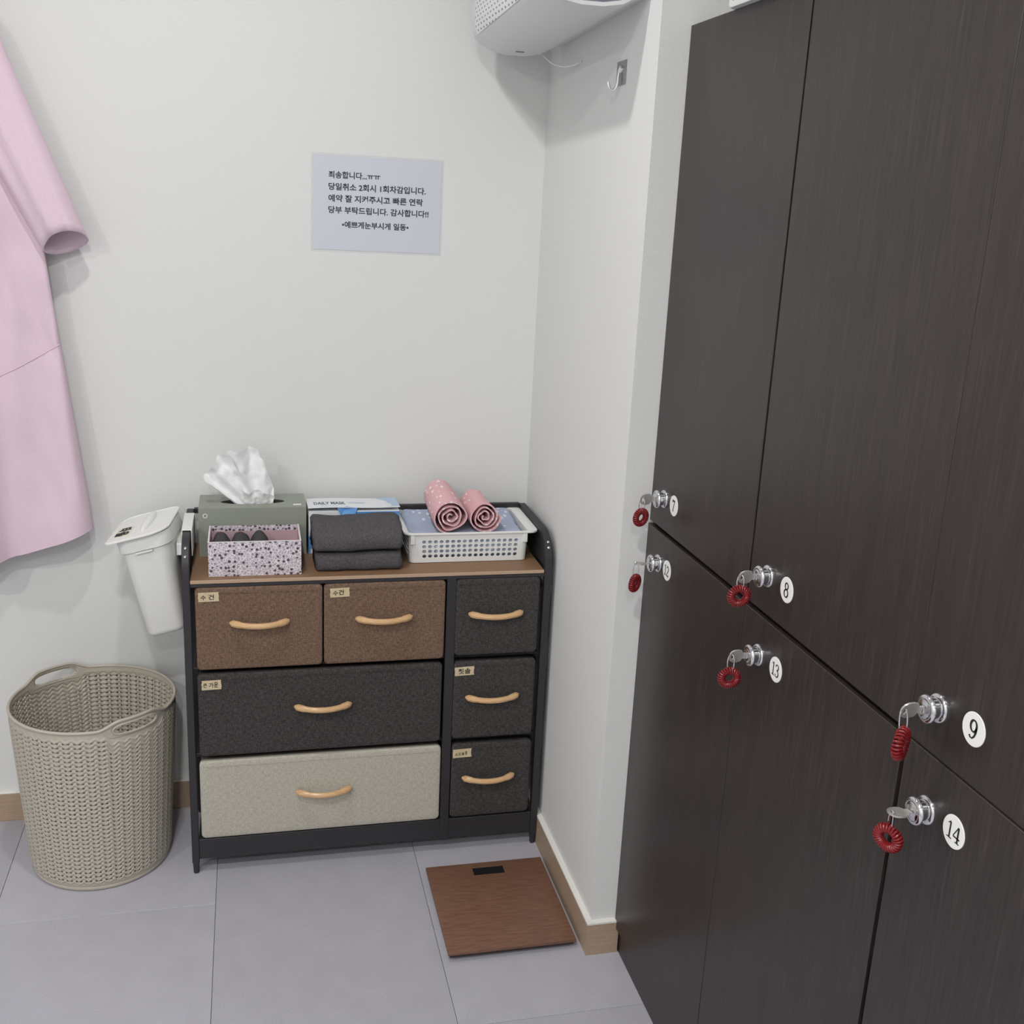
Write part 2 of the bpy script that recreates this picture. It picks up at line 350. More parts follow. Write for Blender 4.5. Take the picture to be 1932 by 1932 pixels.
for i, (nu, nl, lab) in enumerate(colnames):
    ya, yb = GY[i + 1], GY[i]
    t = thing('locker_column', lab, 'locker', (XL + .25, (ya + yb) / 2, 0), 'bank of dark brown lockers')
    c = MB(); x0 = XL + .021
    c.box(x0, x0 + DEP, yb - .016, yb, .06, ZT); c.box(x0, x0 + DEP, ya, ya + .016, .06, ZT)
    c.box(x0, x0 + DEP, ya + .016, yb - .016, ZT - .016, ZT); c.box(x0, x0 + DEP, ya + .016, yb - .016, .06, .076)
    c.box(x0, x0 + DEP, ya + .016, yb - .016, .952, .972); c.box(x0 + DEP - .008, x0 + DEP, ya + .016, yb - .016, .076, ZT - .016)
    c.build('carcass', 'espresso', t)
    MB().box(.0615, .078, ya, yb, .0005, .0590).build('plinth', 'espresso', t)
    gu0 = (.0005, .003, .0004)[i]; gu1 = (.003, .0004, .003)[i]      # half gaps at far / near edge, upper doors
    gl0 = (.0005, .0009, .0040)[i]; gl1 = (.0009, .0040, .003)[i]
    zu = (.9655, .9655, .9618)[i]
    MB().box(XL, XL + .018, ya + gu1, yb - gu0, zu, ZT, .0008, 1).build('door', 'espresso', t)
    MB().box(XM, XM + .018, ya + gl1, yb - gl0, .0600, .9585 if i < 2 else .9612, .0008, 1).build('door', 'espresso', t)
    for xd, z, num, ly, lz in ((XL, 1.0235, nu, LOCKY[i], LZU[i]), (XM, .9005, nl, LOCKYL[i], LZL[i])):
        add_lock(t, xd, ly, lz); add_sticker(t, xd, STY[i], z, num)
    lockers.append(t)
# keys with red coil rings
def key(i, xd, zl, cz, yaw, ratio_roll, blade_roll, desc, cdx=0.0, R=.0122, r=.0046):
    y, zl = (LOCKY[i], LZU[i]) if xd == XL else (LOCKYL[i], LZL[i]); x0 = xd - .0212
    t = thing('locker_key', desc, 'key', (x0, y, zl), 'keys left in the locker locks')
    k = MB(); rot = Matrix.Rotation(blade_roll, 4, 'X')
    # blade + bow in local (along -x, width along local z), thickness along local y
    out = [(0, .0046), (.005, .0048), (.0075, .0098), (.013, .0114), (.0195, .0108), (.0240, .0082), (.0260, .0042), (.0264, 0)]
    ring = [(a, b) for a, b in out] + [(a, -b) for a, b in out[::-1][1:]]
    # bow with a slot hole near the tip
    def P(a, b, th): q = rot @ Vector((0, th, b)); return (x0 - a, y + q.y, zl + q.z)
    nr_ = len(ring); inner = [(.0212 + .0022 * math.cos(pi - 2 * pi * q / nr_), .0058 * math.sin(pi - 2 * pi * q / nr_)) for q in range(nr_)]
    n = len(ring)
    lo = [P(a, b, -.0011) for a, b in ring]; hi = [P(a, b, .0011) for a, b in ring]; li = [P(a, b, -.0011) for a, b in inner]; hi2 = [P(a, b, .0011) for a, b in inner]
    k.loft([li, lo, hi, hi2, li], False, False)
    k.build('key_blade', 'key', t)
    tip = rot @ Vector((0, 0, 0)); xc = x0 - .0225
    top = Vector((xc, y, zl)); cc = Vector((xc + cdx, y - .0, cz)); cop = cc + Vector((0, 0, R))
    # wire split ring
    u = Vector((math.cos(yaw + .9), math.sin(yaw + .9), 0)); mid = (top + cop) / 2 + Vector((0, 0, 0)); hh = (top - cop).length / 2 + .0035
    ax = (top - cop).normalized()
    MB().tube([mid + ax * (hh * math.cos(a)) + u * (.0052 * math.sin(a)) for a in [2 * pi * q / 28 for q in range(28)]], .0009, 6, True).build('split_ring', 'chrome', t)
    nrm = Vector((math.cos(yaw), math.sin(yaw), ratio_roll)).normalized(); e1 = nrm.cross(Vector((0, 0, 1))).normalized(); e2 = e1.cross(nrm)
    pts = []; T = 26; S = 14
    for q in range(T * S):
        a = 2 * pi * q / (T * S); b = 2 * pi * q / S; rad = e1 * math.cos(a) + e2 * math.sin(a)
        pts.append(cc + rad * (R + r * math.cos(b)) + nrm * (r * math.sin(b)))
    MB().tube(pts, .0016, 6, True).build('coil_ring', 'red', t)
def vang(i): return math.atan2(LOCKY[i] + 2.6247, .685)
key(0, XL, 1.0235, .989, vang(0) + .75, .05, .25, 'metal key with red coil in the top left lock beside the white pillar')
key(1, XL, 1.0235, .994, vang(1) + .35, .1, .3, 'metal key with red coil ring in the middle lock of the upper locker doors')
key(2, XL, 1.0235, .9775, vang(2) + 1.32, .0, .35, 'metal key in the nearest upper lock, its red coil seen edge-on', R=.0140, r=.0050, cdx=.003)
key(0, XM, .9005, .8620, vang(0) + 1.05, .05, 1.45, 'metal key seen edge-on with red coil in the lower left lock near the white pillar')
key(1, XM, .9005, .8640, vang(1) + .3, .1, .25, 'metal key with round red coil in the middle lock of the lower locker doors')
key(2, XM, .9005, .8655, vang(2) - .45, .1, 1.5, 'metal key turned flat with round red coil in the nearest lower lock')
# white plastic tray on the locker top
t = thing('plastic_tray', 'white plastic tray with rounded end lying on top of the lockers', 'tray', (.15, -1.05, ZT))
q = MB(); L = rrect(.115, .34, .02, 6)
q.loft([[(.098 + a * s_, -1.068 + b * s_, ZT + h) for a, b in L] for s_, h in ((.97, .0003), (1, .004), (1, .020), (.985, .021), (.96, .018), (.96, .004))])
q.build('tray_body', 'white_plastic', t)
MB().lathe((.0406, -.930, ZT + .011), (-1, 0, 0), [(.0028, -.001), (.0028, .0004)], 14).build('hole_disc', 'ac_dark', t)  # dark disc standing in for the small hole in the plastic

# ------------------------------------------------------------------ drawer dresser
DX0, DX1, DF, DB = -.8345, -.0120, -.3130, -.030
ZB = .722
d = thing('drawer_dresser', 'low black metal dresser with brown, charcoal and cream fabric drawers in the corner', 'dresser', (-.42, -.17, 0))
PW = .0165
for (x, nm) in ((DX0, 'l'), (DX1 - PW, 'r')):
    f = MB()
    # one bent tube: front foot, up, round the top front corner, back along the top, down to the rear foot
    pts = [(x + PW / 2, DF + PW / 2, .03), (x + PW / 2, DF + PW / 2, .735)]
    for k in range(1, 9):
        a = pi / 2 * k / 8; R_ = .062; pts.append((x + PW / 2, DF + PW / 2 + R_ - R_ * math.cos(a), .735 + R_ * math.sin(a)))
    pts += [(x + PW / 2, DB - .008, .797), (x + PW / 2, DB - .006, .797)]
    def sq(p, tng):
        up = Vector((0, -tng[2], tng[1])) if True else None; sX = Vector((1, 0, 0)); n2 = Vector((0, tng[2], -tng[1]))
        return [Vector(p) + sX * (PW / 2 * cx) + n2 * (PW / 2 * .95 * cy) for cx, cy in ((.8, 1), (1, .8), (1, -.8), (.8, -1), (-.8, -1), (-1, -.8), (-1, .8), (-.8, 1))]
    lp = []
    for k, p in enumerate(pts):
        a = Vector(pts[max(k - 1, 0)]); b = Vector(pts[min(k + 1, len(pts) - 1)]); tg = (b - a).normalized(); lp.append(sq(p, tg))
    f.loft(lp)
    f.box(x, x + PW, DB - PW, DB, .03, .7885, .002, 1)
    f.build('side_frame', 'frame', d)
    for y in (DF + PW / 2, DB - PW / 2):
        MB().loft([[(x + PW / 2 + a, y + b, z) for a, b in rrect(s_, s_, .004, 3)] for z, s_ in ((.0005, .0105), (.004, .0125), (.0295, .0145), (.0305, .0145))]).build('foot', 'frame', d)
    # solid panel above the top board
    xi = x + PW / 2
    pr = [(DF + PW, .7225), (DF + PW, .735)]
    for k in range(1, 8):
        a = pi / 2 * k / 8; R_ = .054; pr.append((DF + PW + R_ - R_ * math.cos(a), .735 + R_ * math.sin(a)))
    pr += [(DB - PW, .789), (DB - PW, .7225)]
    MB().loft([[(xi - .004, a, b) for a, b in pr], [(xi + .004, a, b) for a, b in pr]]).build('side_panel', 'sidepanel', d)
    for z in ((.788, .773) if nm == 'l' else (.783, .772)):
        sa = (z - .735) / .07025; ca = math.sqrt(1 - sa * sa)
        MB().lathe((x + PW / 2, DF + .07025 - .0700 * ca, .735 + .0700 * sa), (0, -ca, sa), [(.0032, 0), (.003, .0012), (.0016, .002)], 12).build('screw', 'chrome', d)
fr = MB()
fr.box(-.2565, -.2353, DF + .0005, DF + .017, .037, .7138, .001, 1)          # centre post
fr.box(-.2565, -.2353, DB - .017, DB, .037, .7138, .001, 1)
fr.build('centre_post', 'frame', d)
for z0, z1, yf in ((.7055, .7138, DF + .001), (.0375, .0885, DF + .003)):
    MB().box(DX0 + PW, DX1 - PW, yf, yf + .014, z0, z1, .001, 1).build('front_rail', 'frame', d)
for z0, z1 in ((.5035, .5095), (.2915, .2985)):
    MB().box(DX0 + PW, DX1 - PW, DF + .022, DB - .018, z0 - .001, z1, .001, 1).build('shelf_rail', 'frame', d)
MB().box(DX0 + PW, DX1 - PW, DF + .02, DB - .018, .080, .0885).build('shelf_rail', 'frame', d)
MB().box(DX0 + PW, DX1 - PW, DB - .012, DB, .7945, .8065, .001, 1).build('back_rail', 'frame', d)
MB().box(DX0 + PW, DX1 - PW, DB - .014, DB, .0375, .7138).build('back_panel', 'dark', d)
bt = MB().box(DX0 + PW + .0005, DX1 - PW - .0025, DF + .0012, DB - .002, .7142, ZB - .0001, .0008, 1)
bt.build('top_board', 'board', d)
MB().box(DX0 + PW + .0005, DX1 - PW - .0025, DF - .0004, DF + .0011, .7142, ZB - .0001, .0004, 1).build('edge_band', 'board_edge', d)
def drawer(x0, x1, z0, z1, fab, body, hx, hz, tg=None, words='', yf=DF, lab=None):
    m = MB(); cx, cz = (x0 + x1) / 2, (z0 + z1) / 2; W, H = x1 - x0, z1 - z0
    L = lambda s, r=.010: [(cx + a, cz + b) for a, b in rrect(W - s, H - s, r, 4)]
    m.loft([[(a, y, b) for a, b in L(s)] for s, y in ((.03, yf + .0002), (.008, yf), (.002, yf + .0012), (0, yf + .004), (0, yf + .012), (.004, yf + .014), (.006, DB - .02))])
    o = m.build('drawer', [fab], d, angle=50)
    if lab: o['label'] = lab
    # hem band along the top of the front
    MB().box(x0 + .006, x1 - .006, yf - .0008, yf + .002, z1 - .014, z1 - .0135 + .0008).build('hem_stitch', fab, o)
    # bowed wooden handle
    n = 21; pts = []; rad = []
    for k in range(n):
        u = -1 + 2 * k / (n - 1); pts.append((hx + u * .0635, yf - .006 - .022 * (1 - abs(u) ** 2.2), hz + .003 * abs(u) ** 2)); e = 1 - abs(u)
        rad.append(.0030 if e < .005 else (.0062 if e < .06 else (.0078 if e < .35 else .0066)))
    MB().tube(pts, rad, 10).build('handle', 'handle', o)
    if tg:
        xa, xb, za, zb, tilt = tg; g = MB(); cx2, cz2 = (xa + xb) / 2, (za + zb) / 2; wd, ht = xb - xa, zb - za
        def R2(a, b, y): c_, s_ = math.cos(tilt), math.sin(tilt); return (cx2 + a * c_ - b * s_, y, cz2 + a * s_ + b * c_)
        # torn tape outline
        ol = [(-wd / 2, -ht / 2)] + [(-wd / 2 + wd * k / 6, -ht / 2) for k in range(1, 6)] + [(wd / 2, -ht / 2)] + [(wd / 2 + random.uniform(-.001, .001), -ht / 2 + ht * k / 5) for k in range(1, 5)] + [(wd / 2, ht / 2), (-wd / 2, ht / 2)] + [(-wd / 2 + random.uniform(-.001, .001), ht / 2 - ht * k / 5) for k in range(1, 5)]
        g.loft([[R2(a, b, yf - .0002) for a, b in ol], [R2(a, b, yf - .0011) for a, b in ol]])
        for tx, ty, tw, th, body_ in words:
            vs, fs = text_geo(body_, tw, th, .02)
            g.add([R2(-wd / 2 + tx + a, -ht / 2 + ty + b, yf - .00135) for a, b in vs], fs, 1)
        g.build('tape_label', ['tape', 'ink'], o, smooth=False)
    return o
DRAWERS = [
 (-.8090, -.5365, .5120, .7050, 'brown_fab', None, -.673, .6220, (-.8018, -.7585, .6735, .6945, .02), [(.005, .004, .011, .011, '수'), (.021, .004, .012, .012, '건')]),
 (-.5335, -.2600, .5120, .7045, 'brown_fab', None, -.400, .6205, (-.5200, -.4770, .6735, .6945, .03), [(.006, .004, .011, .011, '수'), (.018, .005, .012, .012, '건')]),
 (-.2360, -.0380, .5170, .7050, 'dark_fab', None, -.1425, .6205, None, ''),
 (-.8095, -.2620, .3005, .5015, 'dark_fab', None, -.536, .4130, (-.8005, -.7590, .4655, .4880, .02), [(.003, .006, .008, .010, '큰'), (.015, .005, .0105, .012, '가'), (.026, .005, .0095, .013, '운')]),
 (-.2350, -.0385, .3040, .5015, 'dark_fab', None, -.1425, .4115, (-.2325, -.1870, .4675, .4890, .035), [(.008, .004, .013, .014, '칫'), (.023, .004, .014, .014, '솔')]),
 (-.8115, -.2590, .0920, .2885, 'cream_fab', None, -.534, .1970, None, ''),
 (-.2330, -.0375, .0935, .2890, 'dark_fab', None, -.1435, .2005, (-.2305, -.1855, .2545, .2765, .02), [(.005, .006, .007, .007, '소'), (.013, .006, .007, .007, '모'), (.021, .006, .007, .007, '품'), (.029, .006, .006, .010, '용')]),
]
labs = ['brown fabric drawer at the upper left', 'brown fabric drawer at the upper middle', None, 'wide charcoal fabric drawer', None, 'wide cream fabric drawer', None]
for a, lb in zip(DRAWERS, labs): drawer(*a, lab=lb)

# ------------------------------------------------------------------ things on the dresser
Z0 = ZB + .0002
def open_face_with_slot(mb, x0, x1, y0, y1, z, cx, cy, rx, ry, depth, mat=0, mat2=1):
    n = 40; el = []; rc = []
    for k in range(n):
        a = 2 * pi * k / n; c_, s_ = math.cos(a), math.sin(a); el.append((cx + rx * c_, cy + ry * s_, z))
        tx = ((x1 - cx) / c_ if c_ > 0 else (x0 - cx) / c_) if abs(c_) > 1e-6 else 1e9
        ty = ((y1 - cy) / s_ if s_ > 0 else (y0 - cy) / s_) if abs(s_) > 1e-6 else 1e9
        q = min(tx, ty); rc.append((cx + q * c_, cy + q * s_, z))
    mb.loft([rc, el], False, False, mat); mb.loft([el, [(a, b, c - depth) for a, b, c in el]], False, True, mat2)
    # fill the four rectangle corners
    for X, Y in ((x0, y0), (x1, y0), (x1, y1), (x0, y1)):
        best = sorted(range(n), key=lambda k: (rc[k][0] - X) ** 2 + (rc[k][1] - Y) ** 2)[:2]
        mb.add([rc[best[0]], (X, Y, z), rc[best[1]]], [[0, 1, 2]], mat)
t = thing('tissue_box', 'sage green tissue box with a white tissue pulled up, at left rear of the dresser', 'tissue box', (-.683, -.093, Z0))
x0, x1, y0, y1, zt = -.8035, -.5635, -.151, -.034, .8370
q = MB(); q.add([(x0, y0, Z0), (x1, y0, Z0), (x1, y1, Z0), (x0, y1, Z0), (x0, y0, zt), (x1, y0, zt), (x1, y1, zt), (x0, y1, zt)], [[0, 1, 2, 3], [0, 4, 5, 1], [1, 5, 6, 2], [2, 6, 7, 3], [3, 7, 4, 0]])
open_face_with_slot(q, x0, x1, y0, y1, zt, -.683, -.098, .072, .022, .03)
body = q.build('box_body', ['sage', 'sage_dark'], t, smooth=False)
g = MB()
n = 24
for k in range(1):
    el = lambda r: [(-.789 + r * math.cos(2 * pi * q / n), y0 - .0004, .8195 + r * math.sin(2 * pi * q / n)) for q in range(n)]
    g.loft([el(.0054), el(.0036), [(-.789 + a * .0026, y0 - .0004, .8195 + b * .0032) for a, b in [(math.cos(2 * pi * q / n) / (abs(math.cos(2 * pi * q / n)) + abs(math.sin(2 * pi * q / n))), math.sin(2 * pi * q / n) / (abs(math.cos(2 * pi * q / n)) + abs(math.sin(2 * pi * q / n)))) for q in range(n)]]][:2], False, False)
MB().box(-.592, -.574, y0 + .016, y0 + .026, zt + .0001, zt + .0004).build('white_mark', 'sticker', body, smooth=False)
g.build('round_mark', 'sticker', body, smooth=False)
# pulled tissue: a fan of two folded sheets
q = MB(); nU, nV = 36, 22
def sheet(bl, br, outline, amp, ph, yo, mb):
    rows = []
    for i in range(nV + 1):
        v = i / nV; r = []
        for j in range(nU + 1):
            u = j / nU
            b = Vector(bl).lerp(Vector(br), u)
            k = u * (len(outline) - 1); a = min(int(k), len(outline) - 2); fr_ = k - a
            tp = Vector(outline[a]).lerp(Vector(outline[a + 1]), fr_)
            p = b.lerp(tp, v)
            fold = math.sin(u * 13 + ph + 2 * v) * amp * (.35 + v * .8) + noise.noise(p * 45 + Vector((ph, 0, 0))) * .007 * v + noise.noise(p * 120) * .0025
            p.y += yo * v + fold; p.z += noise.noise(p * 60) * .004 * v; p.x += noise.noise(p * 50 + Vector((0, 9, 0))) * .004 * v
            r.append(p)
        rows.append(r)
    mb.grid(rows)
sheet((-.722, -.100, .825), (-.640, -.100, .825), [(-.752, -.10, .945), (-.735, -.10, .962), (-.705, -.10, .958), (-.690, -.09, .966), (-.672, -.09, .964), (-.655, -.09, .925), (-.640, -.10, .885), (-.634, -.10, .850)], .009, .4, -.004, q)
sheet((-.716, -.112, .828), (-.672, -.112, .828), [(-.786, -.10, .893), (-.790, -.10, .905), (-.772, -.10, .925), (-.755, -.10, .950), (-.735, -.10, .955)], .007, 2.1, -.016, q)
sheet((-.700, -.115, .830), (-.637, -.112, .830), [(-.708, -.115, .872), (-.690, -.120, .866), (-.668, -.12, .872), (-.650, -.115, .862), (-.636, -.11, .852)], .005, 1.0, -.010, q)
o = q.build('tissue', 'tissue', t, angle=60)
# mask box
t = thing('mask_box', 'white and blue card box of face masks behind the folded charcoal towels', 'box', (-.452, -.1, Z0))
x0, x1, y0, y1, zt = -.5580, -.3475, -.149, -.045, .8250
q = MB().box(x0, x1, y0, y1, Z0, zt, .0008, 1); body = q.build('box_body', 'mask_white', t)
g = MB(); g.box(x0 - .0004, x0 + .004, y0 - .0006, y1, Z0, .765); g.box(x0 + .004, x1 + .0005, y0 - .0006, y0 + .003, .735, .752); g.box(-.45, x1 + .0005, y0 - .0006, y1, .805, .822)
g.build('blue_print', 'mask_blue', body)
q = MB()  # lid, slightly sprung open
lid = lambda x, y: .8262 + .0062 * ((y1 - y) / (y1 - y0)) + .0012 * math.sin((x - x0) * 30)
xs = [x0 - .001 + (x1 - x0 + .003) * k / 20 for k in range(21)]; ys = [y0 - .002 + (y1 - y0 + .002) * k / 8 for k in range(9)]
q.grid([[(x, y, lid(x, y) + .0008) for x in xs] for y in ys]); q.grid([[(x, y, lid(x, y)) for x in xs] for y in ys])
q.grid([[(x, ys[0], lid(x, ys[0]) + .0008) for x in xs], [(x, ys[0], lid(x, ys[0])) for x in xs]])
l_ = q.build('lid', 'mask_white', t)
g = MB(); vs, fs = text_geo('DAILY MASK', .074, .018, .03)
g.add([(-.5440 + a, -.118 + b * 1.6, lid(-.5440 + a, -.118 + b * 1.6) + .0011) for a, b in vs], fs); g.build('lettering', 'grey_ink', l_, smooth=False)
for (xa, xb, ya, yb) in ((-.463, -.425, -.104, -.101), (-.460, -.420, -.095, -.093), (-.53, -.49, -.135, -.133)):
    MB().add([(xa, ya, lid(xa, ya) + .0011), (xb, ya, lid(xb, ya) + .0011), (xb, yb, lid(xb, yb) + .0011), (xa, yb, lid(xa, yb) + .0011)], [[0, 1, 2, 3]]).build('small_print', 'mask_pale', l_, smooth=False)
for k in range(2):
    xa = -.372 + k * .006; MB().add([(xa, -.14, lid(xa, -.14) + .0014), (xa + .003, -.14, lid(xa, -.14) + .0014), (xa + .001, -.11, lid(xa, -.11) + .0014), (xa - .002, -.11, lid(xa, -.11) + .0014)], [[0, 1, 2, 3]]).build('small_print', 'mask_white', l_, smooth=False)
g = MB(); P3 = [(-.395, y1 - .001), (-.346, y1 - .001), (-.346, -.14), (-.362, -.14), (-.374, -.075)]
g.add([(a, b, lid(a, b) + .0012) for a, b in P3], [[0, 1, 2, 3, 4]]); g.build('blue_corner', 'mask_pale', l_, smooth=False)
g = MB(); P3 = [(-.492, .8325, y0 - .0035), (-.470, .8345, y0 + .006), (-.446, .8325, y0 - .0035), (-.452, .815, y0 - .006), (-.484, .815, y0 - .006)]
g.add([(a, c, b) for a, b, c in P3], [[0, 1, 2, 3, 4]]); g.add([(a, c + .0006, b) for a, b, c in P3], [[0, 1, 2, 3, 4]]); g.build('blue_tongue', 'mask_blue', t, smooth=False)
# floral open box with grey rolled socks
t = thing('floral_box', 'small open mauve floral card box at front left of the dresser top', 'box', (-.68, -.23, Z0))
x0, x1, y0, y1, zt, th = -.7795, -.5815, -.291, -.166, .8000, .003
q = MB(); q.box(x0, x1, y0, y0 + th, Z0, zt); q.box(x0, x1, y1 - th, y1, Z0, zt); q.box(x0, x0 + th, y0 + th, y1 - th, Z0, zt); q.box(x1 - th, x1, y0 + th, y1 - th, Z0, zt); q.box(x0 + th, x1 - th, y0 + th, y1 - th, Z0, Z0 + th)
body = q.build('box_body', 'floral', t, smooth=False)
q = MB(); e = .0006
q.box(x0 + th, x1 - th, y1 - th - e, y1 - th, Z0 + th, zt - .012); q.box(x1 - th - e, x1 - th, y0 + th, y1 - th, Z0 + th, zt - .004); q.box(x0 + th, x0 + th + e, y0 + th, y1 - th, Z0 + th, zt - .004); q.box(x0 + th, x1 - th, y0 + th, y1 - th, Z0 + th, Z0 + th + e)
q.build('box_lining', 'box_inner', body, smooth=False)
q = MB(); q.box(x0 - .0003, x1 + .0003, y0 - .0004, y0 + th, zt - .0005, zt + .0008); q.box(x0 - .0003, x0 + th, y0, y1, zt - .0005, zt + .0006); q.box(x1 - th, x1 + .0003, y0, y1, zt - .0005, zt + .0006); q.build('rim', 'box_edge', body, smooth=False)
socks = [(-.7530, .0215, 'rolled charcoal sock at the left end of the floral box'), (-.7115, .0220, 'rolled charcoal sock in the middle of the row in the floral box'), (-.6705, .0205, 'rolled charcoal sock at the right, next to the empty end of the floral box')]
for k, (x, r, lb) in enumerate(socks):
    q = MB(); loops = []; zc = Z0 + th + .0008
    for i in range(15):
        v = i / 14; yy = -.280 + .100 * v; e = (1 - abs(2 * v - 1) ** 4) ** .5 if 0 < v < 1 else .02
        loops.append([(x + (r * e) * math.cos(2 * pi * j / 26) * (1 + .22 * noise.noise(Vector((j * .45, i * .4, k * 7)))), yy,
                       zc + .036 + (.036 * e + .007 * max(0, noise.noise(Vector((j * .24, i * .35, k * 3 + 2))))) * math.sin(2 * pi * j / 26)) for j in range(26)])
    q.loft(loops)
    o = tag(q.build('rolled_sock', 'sock', angle=80), lb, 'sock', 'rolled socks in the floral box')
# folded charcoal towels
def folded(name, prof, x0, x1, lb, grp, sd, mat='grey_towel', bulge=.006):
    n = 44; q = MB(); loops = []; P = len(prof)
    cy = sum(p[0] for p in prof) / P; cz = sum(p[1] for p in prof) / P
    def cr(k):  # closed catmull-rom
        i = int(k) % P; f = k - int(k); a, b, c, e = prof[i - 1], prof[i], prof[(i + 1) % P], prof[(i + 2) % P]
        return tuple(.5 * (2 * b[m] + (c[m] - a[m]) * f + (2 * a[m] - 5 * b[m] + 4 * c[m] - e[m]) * f * f + (3 * b[m] - a[m] - 3 * c[m] + e[m]) * f ** 3) for m in (0, 1))
    ring = [cr(P * j / 72) for j in range(72)]
    for i in range(n + 1):
        u = i / n; e = abs(2 * u - 1); s_ = 1 - .16 * max(0, (e - .93) / .07) ** 2; x = x0 + (x1 - x0) * u; lp = []
        for j, (a, b) in enumerate(ring):
            p = Vector((x, cy + (a - cy) * s_, cz + (b - cz) * s_)); nn = noise.noise(Vector((x * 26, p.y * 26, p.z * 30 + sd))) * .0035 + noise.noise(Vector((x * 9, p.y * 12, p.z * 9 + sd * 2))) * bulge
            d_ = Vector((0, a - cy, b - cz)).normalized(); p += d_ * nn
            if e > .97: p.x += noise.noise(Vector((p.y * 40, p.z * 40, sd))) * .004
            p.z = max(p.z, prof_min[name + str(sd)]); lp.append(p)
        loops.append(lp)
    q.loft(loops); return tag(q.build(name, mat, angle=70), lb, 'towel', grp)
prof_min = {'folded_towel1': Z0 + .0002, 'folded_towel2': .7655, 'folded_blue_towel3': Z0 + .006}
folded('folded_towel', [(-.287, .745), (-.282, .726), (-.255, .7225), (-.19, .7225), (-.160, .728), (-.157, .744), (-.162, .760), (-.20, .7640), (-.255, .7645), (-.280, .762)], -.5500, -.3570, 'lower folded charcoal towel of the pair in front of the mask box', 'folded charcoal towels', 1, bulge=.001)
folded('folded_towel', [(-.289, .790), (-.283, .773), (-.255, .768), (-.20, .767), (-.162, .770), (-.155, .795), (-.160, .819), (-.185, .827), (-.225, .825), (-.265, .817), (-.284, .806)], -.5555, -.3560, 'upper folded charcoal towel of the pair in front of the mask box', 'folded charcoal towels', 2, bulge=.005)
# white perforated basket
t = thing('plastic_basket', 'white perforated plastic basket holding rolled pink towels on the dresser', 'basket', (-.195, -.138, Z0))
BX0, BX1, BY0, BY1, BZ0, BZ1 = -.3335, -.0560, -.2400, -.0400, Z0, .7935
def bring(z, off=0.0):
    u = (z - BZ0) / (BZ1 - BZ0); cx, cy = (BX0 + BX1) / 2, (BY0 + BY1) / 2
    return cx, cy, (BX1 - BX0) + .006 * u + 2 * off, (BY1 - BY0) + .004 * u + 2 * off, .014 + off
q = MB(); TH = .0016
def wall_side(side, nx, nz, ua, ub, za, zb):
    """flat wall strip with nx x nz round holes; side 0..3"""
    def P(u, z, off):
        cx, cy, W, H, r = bring(z, off); hx, hy = W / 2, H / 2
        lx, ly = W / 2 - r, H / 2 - r
        if side == 0: return (cx - lx + 2 * lx * u, cy - hy, z)
        if side == 1: return (cx + hx, cy - ly + 2 * ly * u, z)
        if side == 2: return (cx + lx - 2 * lx * u, cy + hy, z)
        return (cx - hx, cy + ly - 2 * ly * u, z)
    us = [0, ua] + [ua + (ub - ua) * k / nx for k in range(1, nx + 1)] + [1]; zs = [BZ0 + .001, za] + [za + (zb - za) * k / nz for k in range(1, nz + 1)] + [BZ1]
    for i in range(len(us) - 1):
        for k in range(len(zs) - 1):
            hole = 1 <= i <= nx and 1 <= k <= nz
            a, b, c, e = us[i], us[i + 1], zs[k], zs[k + 1]
            if not hole:
                for off in (0, -TH): q.add([P(a, c, off), P(b, c, off), P(b, e, off), P(a, e, off)], [[0, 1, 2, 3]])
                continue
            sqr, cir = [], []
            for m_ in range(16):
                an = 2 * pi * m_ / 16 + pi / 4; c_, s_ = math.cos(an), math.sin(an); k2 = max(abs(c_), abs(s_))
                sqr.append(((a + b) / 2 + (b - a) / 2 * c_ / k2, (c + e) / 2 + (e - c) / 2 * s_ / k2)); cir.append(((a + b) / 2 + (b - a) * .345 * c_, (c + e) / 2 + (e - c) * .345 * s_))
            q.loft([[P(u, z, 0) for u, z in sqr], [P(u, z, 0) for u, z in cir], [P(u, z, -TH) for u, z in cir], [P(u, z, -TH) for u, z in sqr]], False, False)
wall_side(0, 17, 4, .055, .965, .7330, .7790); wall_side(2, 17, 4, .035, .945, .7330, .7790); wall_side(1, 12, 4, .06, .94, .7330, .7790); wall_side(3, 12, 4, .06, .94, .7330, .7790)
for k in range(4):   # rounded corners
    for off in (0, -TH):
        rows = []
        for z in (BZ0 + .001, .75, BZ1):
            cx, cy, W, H, r = bring(z, off); sx, sy = ((1, 1), (-1, 1), (-1, -1), (1, -1))[k]
            rows.append([(cx + sx * (W / 2 - r) + r * math.cos(pi / 2 * k + pi / 2 * i / 6), cy + sy * (H / 2 - r) + r * math.sin(pi / 2 * k + pi / 2 * i / 6), z) for i in range(7)])
        q.grid(rows)
def rloop(z, dx, dy, r, cxo=0.0):
    cx, cy, W, H, _ = bring(z); return [(cx + cxo + a, cy + b, z) for a, b in rrect(W + dx, H + dy, r, 6)]
q.loft([rloop(BZ0 + .001, -2 * TH, -2 * TH, .0125), rloop(BZ0 + .0012, 0, 0, .014), rloop(BZ0, -.004, -.004, .012)], True, True)
body = q.build('basket_body', 'white_plastic', t, angle=40)
q = MB(); q.loft([rloop(.7930, -.003, -.003, .0125), rloop(.7955, .002, .001, .015), rloop(.7950, .034, .007, .020, .006), rloop(.7925, .036, .009, .021, .006), rloop(.7905, .034, .007, .020, .006), rloop(.7915, 0, 0, .014), rloop(.7930, -.003, -.003, .0125)], False, False)
q.build('rim', 'white_plastic', t, angle=50)
